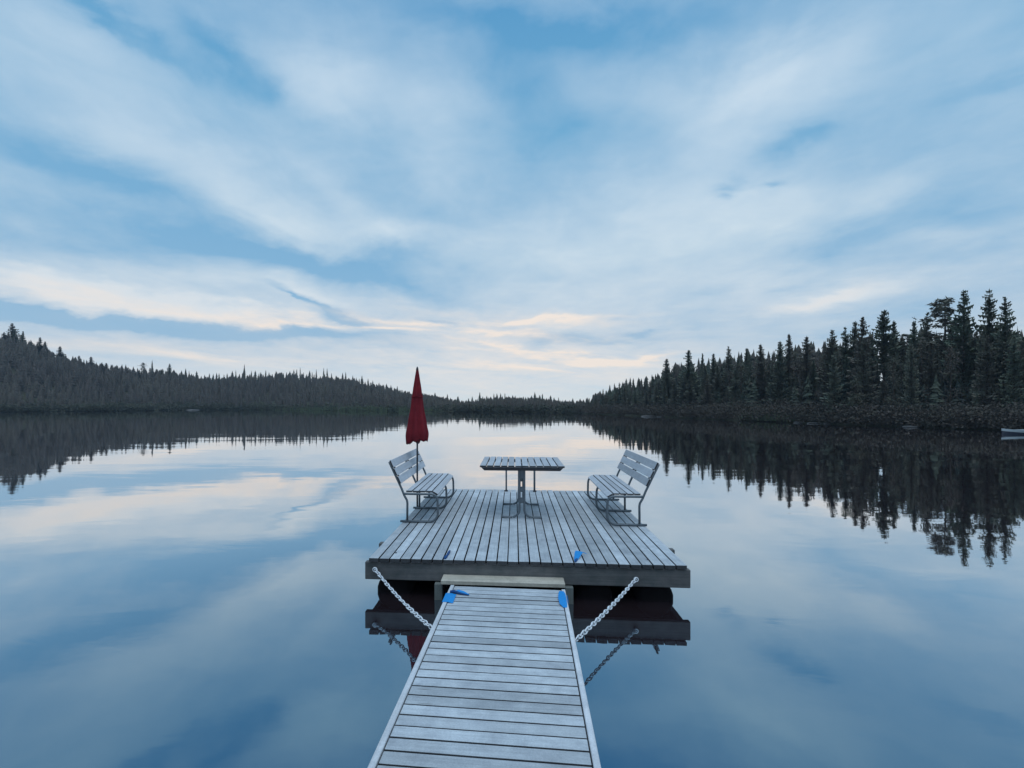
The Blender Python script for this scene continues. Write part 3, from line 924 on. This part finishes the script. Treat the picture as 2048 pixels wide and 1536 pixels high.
# right bank: individual trees behind and between
n = 0
pxv = 1165
while pxv < 2075:
    Ys = lerp_tab(VIS, pxv)[0]
    for row in range(2):
        Yv = Ys+[2.2, 5.5][row]+rng.uniform(-.8, 1.5)
        q = pxv+rng.uniform(-7, 7)
        top = lerp_tab(SIL, q)[0]+([28, 10] if pxv > 1350 else [20, 5])[row]+abs(rng.gauss(0, 14 if pxv > 1350 else 8))*(1 if rng.random() < .8 else -.6)
        x, y = ray(q, Yv)
        k = rng.choice(['s0', 's1', 's2', 's3', 's4', 's5', 's0', 's2', 'l0', 'l1', 'l2', 'l0', 'p1' if pxv > 1500 else 's5'])
        if GAP(q): top = max(top, 757+rng.uniform(0, 10))
        w = rng.uniform(.55, .85)*(1 if pxv > 1350 else .75 if pxv > 1230 else .55)
        place_tree(k, x, y, ztop_at(top, Yv), w, 'mid-height dark %s crowded into the forest wall of the right bank' % {'p': 'pine', 'l': 'round-crowned leafy tree'}.get(k[0], 'spruce'), 'crowded trees of the right bank forest')
        n += 1
    pxv += 17 if pxv > 1350 else 11
# left shore: larger trees nearest the left edge of the view
left_hero = [
 (25,646,'s3',1.9,'tallest layered spruce at the left end of the left shore'),
 (46,662,'s2',1.1,'narrow pointed spruce right beside the tallest one on the left shore'),
 (8,664,'s1',1.4,'broad spruce left of the tallest one, at the very left edge'),
 (80,674,'s5',1.4,'rounded full spruce, second clump from the left edge'),
 (90,682,'s0',1.2,'pointed spruce leaning on the second clump from the left edge'),
 (120,692,'s5',1.5,'dense dark spruce heading the third clump from the left edge'),
 (158,711,'s5',1.2,'small round-topped tree alone on the left slope right of the third clump'),
 (182,713,'s5',1.4,'wide low round tree halfway down the left slope'),
 (339,727,'s3',1.1,'triangular spruce standing out at the low saddle of the left ridge'),
 (305,721,'f2',.8,'thin needle-like spruce just left of the triangular one on the left ridge'),
 (286,726,'p1',.7,'small round-headed pine just left of the thin needle-like spruce'),
 (489,729,'f2',.9,'thin tall spruce standing above the middle of the long left ridge'),
]
for pxv, top, k, w, lab in left_hero:
    Yv = lerp_tab(VIS, pxv)[1]
    x, y = ray(pxv, Yv)
    place_tree(k, x, y, ztop_at(top, Yv), w, lab, 'standout trees of the left ridge')
pxv = -6
while pxv < 1165:
    Yr = lerp_tab(VIS, pxv)[1]; Yv = Yr+rng.uniform(-6, 3)
    far = pxv > 360
    top = lerp_tab(SIL, pxv)[0]-rng.uniform(-9, 4)-(5 if rng.random() < .12 else 0)+(0 if far else 6)
    if pxv > 900: top = lerp_tab(SIL, pxv)[0]-rng.uniform(-4, 4)-(5 if rng.random() < .12 else 0)
    x, y = ray(pxv, Yv)
    k = rng.choice(['f0', 'f1', 'f2', 'f3', 'f4']) if far else rng.choice(['s0', 's2', 's5', 'f3', 's1'])
    w = rng.uniform(.55, .95) if far else rng.uniform(.8, 1.25)
    if pxv > 900: w *= .85
    lab, g = ('tiny spruce spike on the skyline of the long ridge across the lake', 'skyline spruces of the far ridge') if far and pxv <= 880 else \
             (('tiny spruce on the low far shore in the centre gap between both banks', 'spruces of the centre gap') if far else
              ('small spruce filling the skyline of the sloping left shore', 'skyline spruces of the left slope'))
    place_tree(k, x, y, ztop_at(top, Yv), w, lab, g)
    pxv += rng.uniform(5.5, 9) if far else rng.uniform(9, 14)

# ------------------------------------------------------------------ the mass of the forest
def mass_tree(mb, x, y, z, H, Rm, r, n_wh, nb):
    shade = r.random()
    for j in range(n_wh):
        t = j/n_wh
        zz = z+H*(.04+.94*t)
        L = Rm*(1-t)**.8+.06
        a0 = r.random()*6.3
        for i in range(nb):
            a = a0+6.283*i/nb+r.uniform(-.4, .4)
            l = L*r.uniform(.6, 1.2)
            d = Vector((math.cos(a), math.sin(a), 0)); s = Vector((-d.y, d.x, 0))
            p = Vector((x, y, zz)); hh = H/n_wh
            if r.random() < .15: continue
            p.z += r.uniform(-.3, .3)*hh
            tip = p+d*l+Vector((0, 0, -hh*r.uniform(.5, 1.1)))
            sh = min(1, max(0, shade+r.uniform(-.3, .3)))
            mb.quad([p+Vector((0, 0, hh*.9)), p+d*l*.5+s*l*.55+Vector((0, 0, -hh*.7)), tip], sh)
            mb.quad([p+Vector((0, 0, hh*.7)), tip, p+d*l*.5-s*l*.55+Vector((0, 0, -hh*.8))], sh)
    mb.quad([(x-.05, y, z+H*.93), (x+.05, y, z+H*.93), (x, y, z+H*1.03)], shade)
def forest(name, label, seed, p0, p1, count, depth, Hr, Rr, nw, nb, kind='stuff', cap=8, tiers=None):
    r = random.Random(seed); mb = MB()
    for i in range(count):
        q = r.uniform(p0, p1)
        Ys, Yr, zr = lerp_tab(VIS, q) if 0 <= q <= 2048 else lerp_tab(VIS, min(2048, max(0, q)))
        u = r.random()**(.8 if p1 < 1200 else .6)
        Yv = Ys+depth[0]+(Yr+depth[1]-Ys-depth[0])*u
        x, y = ray(q, Yv)
        z = terrain(x, y)
        if z < .1: continue
        H = r.uniform(*Hr)
        top = lerp_tab(SIL, q)[0]+cap
        if GAP(q) and p1 > 1200: top = 758
        zmax = ztop_at(top, Yv)-z
        if zmax < .5: continue
        H = min(H*(.62+.38*u), zmax*r.uniform(.55, 1.04))
        if tiers: cone_tree(mb, x, y, z-.1, H, r.uniform(*Rr)*min(1, .12+H/Hr[1]), r, tiers, nb)
        else: mass_tree(mb, x, y, z-.1, H, r.uniform(*Rr)*min(1, .4+H/Hr[1]), r, nw, nb)
    tag(mb.build(name, massn, smooth=(tiers is not None)), label, 'forest', kind='stuff')
forest('forest', 'dark conifer forest covering the slopes of the left and far shore', 1, -60, 1170, 3800, (.8, 8), (2.8, 6.5), (.8, 1.5), 8, 5, cap=3, tiers=6)
forest('forest', 'dense dark conifer understorey filling the right bank', 2, 1150, 2110, 900, (1.3, 3.5), (3.5, 7.5), (.8, 1.4), 15, 7, cap=9)
forest('forest', 'deeper rows of dark conifers behind the right bank', 3, 1150, 2110, 500, (3.5, 6), (5.5, 9.0), (.9, 1.6), 15, 6, cap=2, tiers=9)

# shoreline bushes
_sh = {}
def shore_depth(q):
    k = int(q//3)
    if k not in _sh:
        Y = lerp_tab(VIS, min(2048, max(0, q)))[0]*.9
        while terrain(*ray(q, Y)) < .0 and Y < 400: Y += .12
        _sh[k] = Y
    return _sh[k]
def bush_strip(name, label, seed, p0, p1, count, dr, Hr, mat, cat, blade=False):
    r = random.Random(seed); mb = MB()
    for i in range(count):
        q = r.triangular(p0, p1) if blade else r.uniform(p0, p1)
        Yv = shore_depth(q)+dr[0]+(dr[1]-dr[0])*r.random()**1.6
        x, y = ray(q, Yv); z = terrain(x, y)
        if z < -.1: continue
        if not blade and 500 < q < 900 and r.random() < .75*min(1, (q-500)/100): continue
        H = r.uniform(*Hr); sh = r.random()
        for k in range(10 if blade else int(22+22*H)):
            if blade:
                a = r.random()*6.28; o = Vector((x+r.gauss(0, .3), y+r.gauss(0, .3), z-.03))
                s = Vector((math.cos(a), math.sin(a), 0))*.05
                mb.quad([o-s, o+s, o+Vector((r.gauss(0, .15), r.gauss(0, .15), H*r.uniform(.6, 1)))], sh)
            else:
                c = Vector((x, y, z))+Vector((r.gauss(0, H*.4), r.gauss(0, H*.3), H*r.uniform(.05, .8)))
                e1 = Vector((r.gauss(0, 1), r.gauss(0, 1), r.gauss(0, .6))).normalized()*r.uniform(.05, .13)*(1 if q > 1150 else 2)
                e2 = Vector((r.gauss(0, 1), r.gauss(0, 1), r.gauss(0, .9))).normalized()*r.uniform(.04, .10)*(1 if q > 1150 else 2)
                mb.quad([c-e1, c-e2, c+e1, c+e2], min(1, max(0, sh+r.uniform(-.3, .3))))
    tag(mb.build(name, mat), label, cat, kind='stuff')
bush_strip('shrubs', 'low dark bushes lining the water on the right bank', 11, 1150, 2110, 1900, (.0, 3.4), (.35, 2.3), bushes, 'shrubs')
bush_strip('shrubs', 'low dark bushes lining the water on the left and far shore', 12, -60, 1170, 2300, (.0, 8), (.5, 2.0), bushes, 'shrubs')
bush_strip('grass', 'pale green grass strip at the foot of the far ridge', 13, 480, 900, 3200, (.0, 14), (.5, 1.3), meadow, 'grass', True)
bush_strip('grass', 'green grassy patch low on the right bank', 14, 1480, 1600, 500, (.2, 2.6), (.4, 1.0), meadow, 'grass', True)

# shore rocks
def rock(q, dy, sx, sz, label):
    Yv = shore_depth(q)
    mb = MB()
    nU, nV = 12, 7
    r = random.Random(int(q))
    for j in range(nV+1):
        th = math.pi*j/nV
        for i in range(nU):
            a = 6.283*i/nU
            d = Vector((math.sin(th)*math.cos(a), math.sin(th)*math.sin(a), math.cos(th)))
            k = 1+.30*mnoise.noise(d*1.7+Vector((q, 0, 0)))
            mb.v.append((d.x*sx*k, d.y*sx*.6*k, d.z*sz*k))
    for j in range(nV):
        for i in range(nU):
            a, b = j*nU+i, j*nU+(i+1) % nU
            mb.f.append((a, a+nU, b+nU, b)); mb.r.append(.5); mb.mi.append(0)
    o = mb.build('shore_rock', rockm, smooth=False)
    o.location = (*ray(q, Yv-dy), .02)
    tag(o, label, 'rock', 'pale rocks at the waterline')
rock(1300, .2, 1.3, .20, 'pale flat rock at the waterline where the right bank starts to rise')
rock(1322, .1, .8, .16, 'smaller pale rock right beside the flat one where the right bank starts')
rock(1597, .2, .55, .14, 'small pale rock at the waterline right of the green grassy patch')
rock(1630, .1, .75, .12, 'long low pale rock right of the small one by the green grassy patch')
rock(1655, .1, .4, .10, 'tiny rock ending the row right of the green grassy patch')
rock(1822, .2, .75, .13, 'flat pale rock on the right waterline below the flat-topped pine')
rock(383, .5, 2.2, .28, 'pale rock point at the left end of the visible far waterline')

# ================================================================== evening air
import os
mb = MB(); mb.box(-330, 330, -60, 330, -3.0, 44.0)
hz = bpy.data.materials.new('evening_haze'); hz.use_nodes = True
nt = hz.node_tree; nt.nodes.clear()
out = N('ShaderNodeOutputMaterial'); pv = N('ShaderNodeVolumePrincipled')
pv.inputs['Color'].default_value = (0.62, 0.80, 1.0, 1)
pv.inputs['Density'].default_value = 0.0004
nt.links.new(pv.outputs[0], out.inputs['Volume'])
tag(mb.build('haze', hz), kind='stuff')
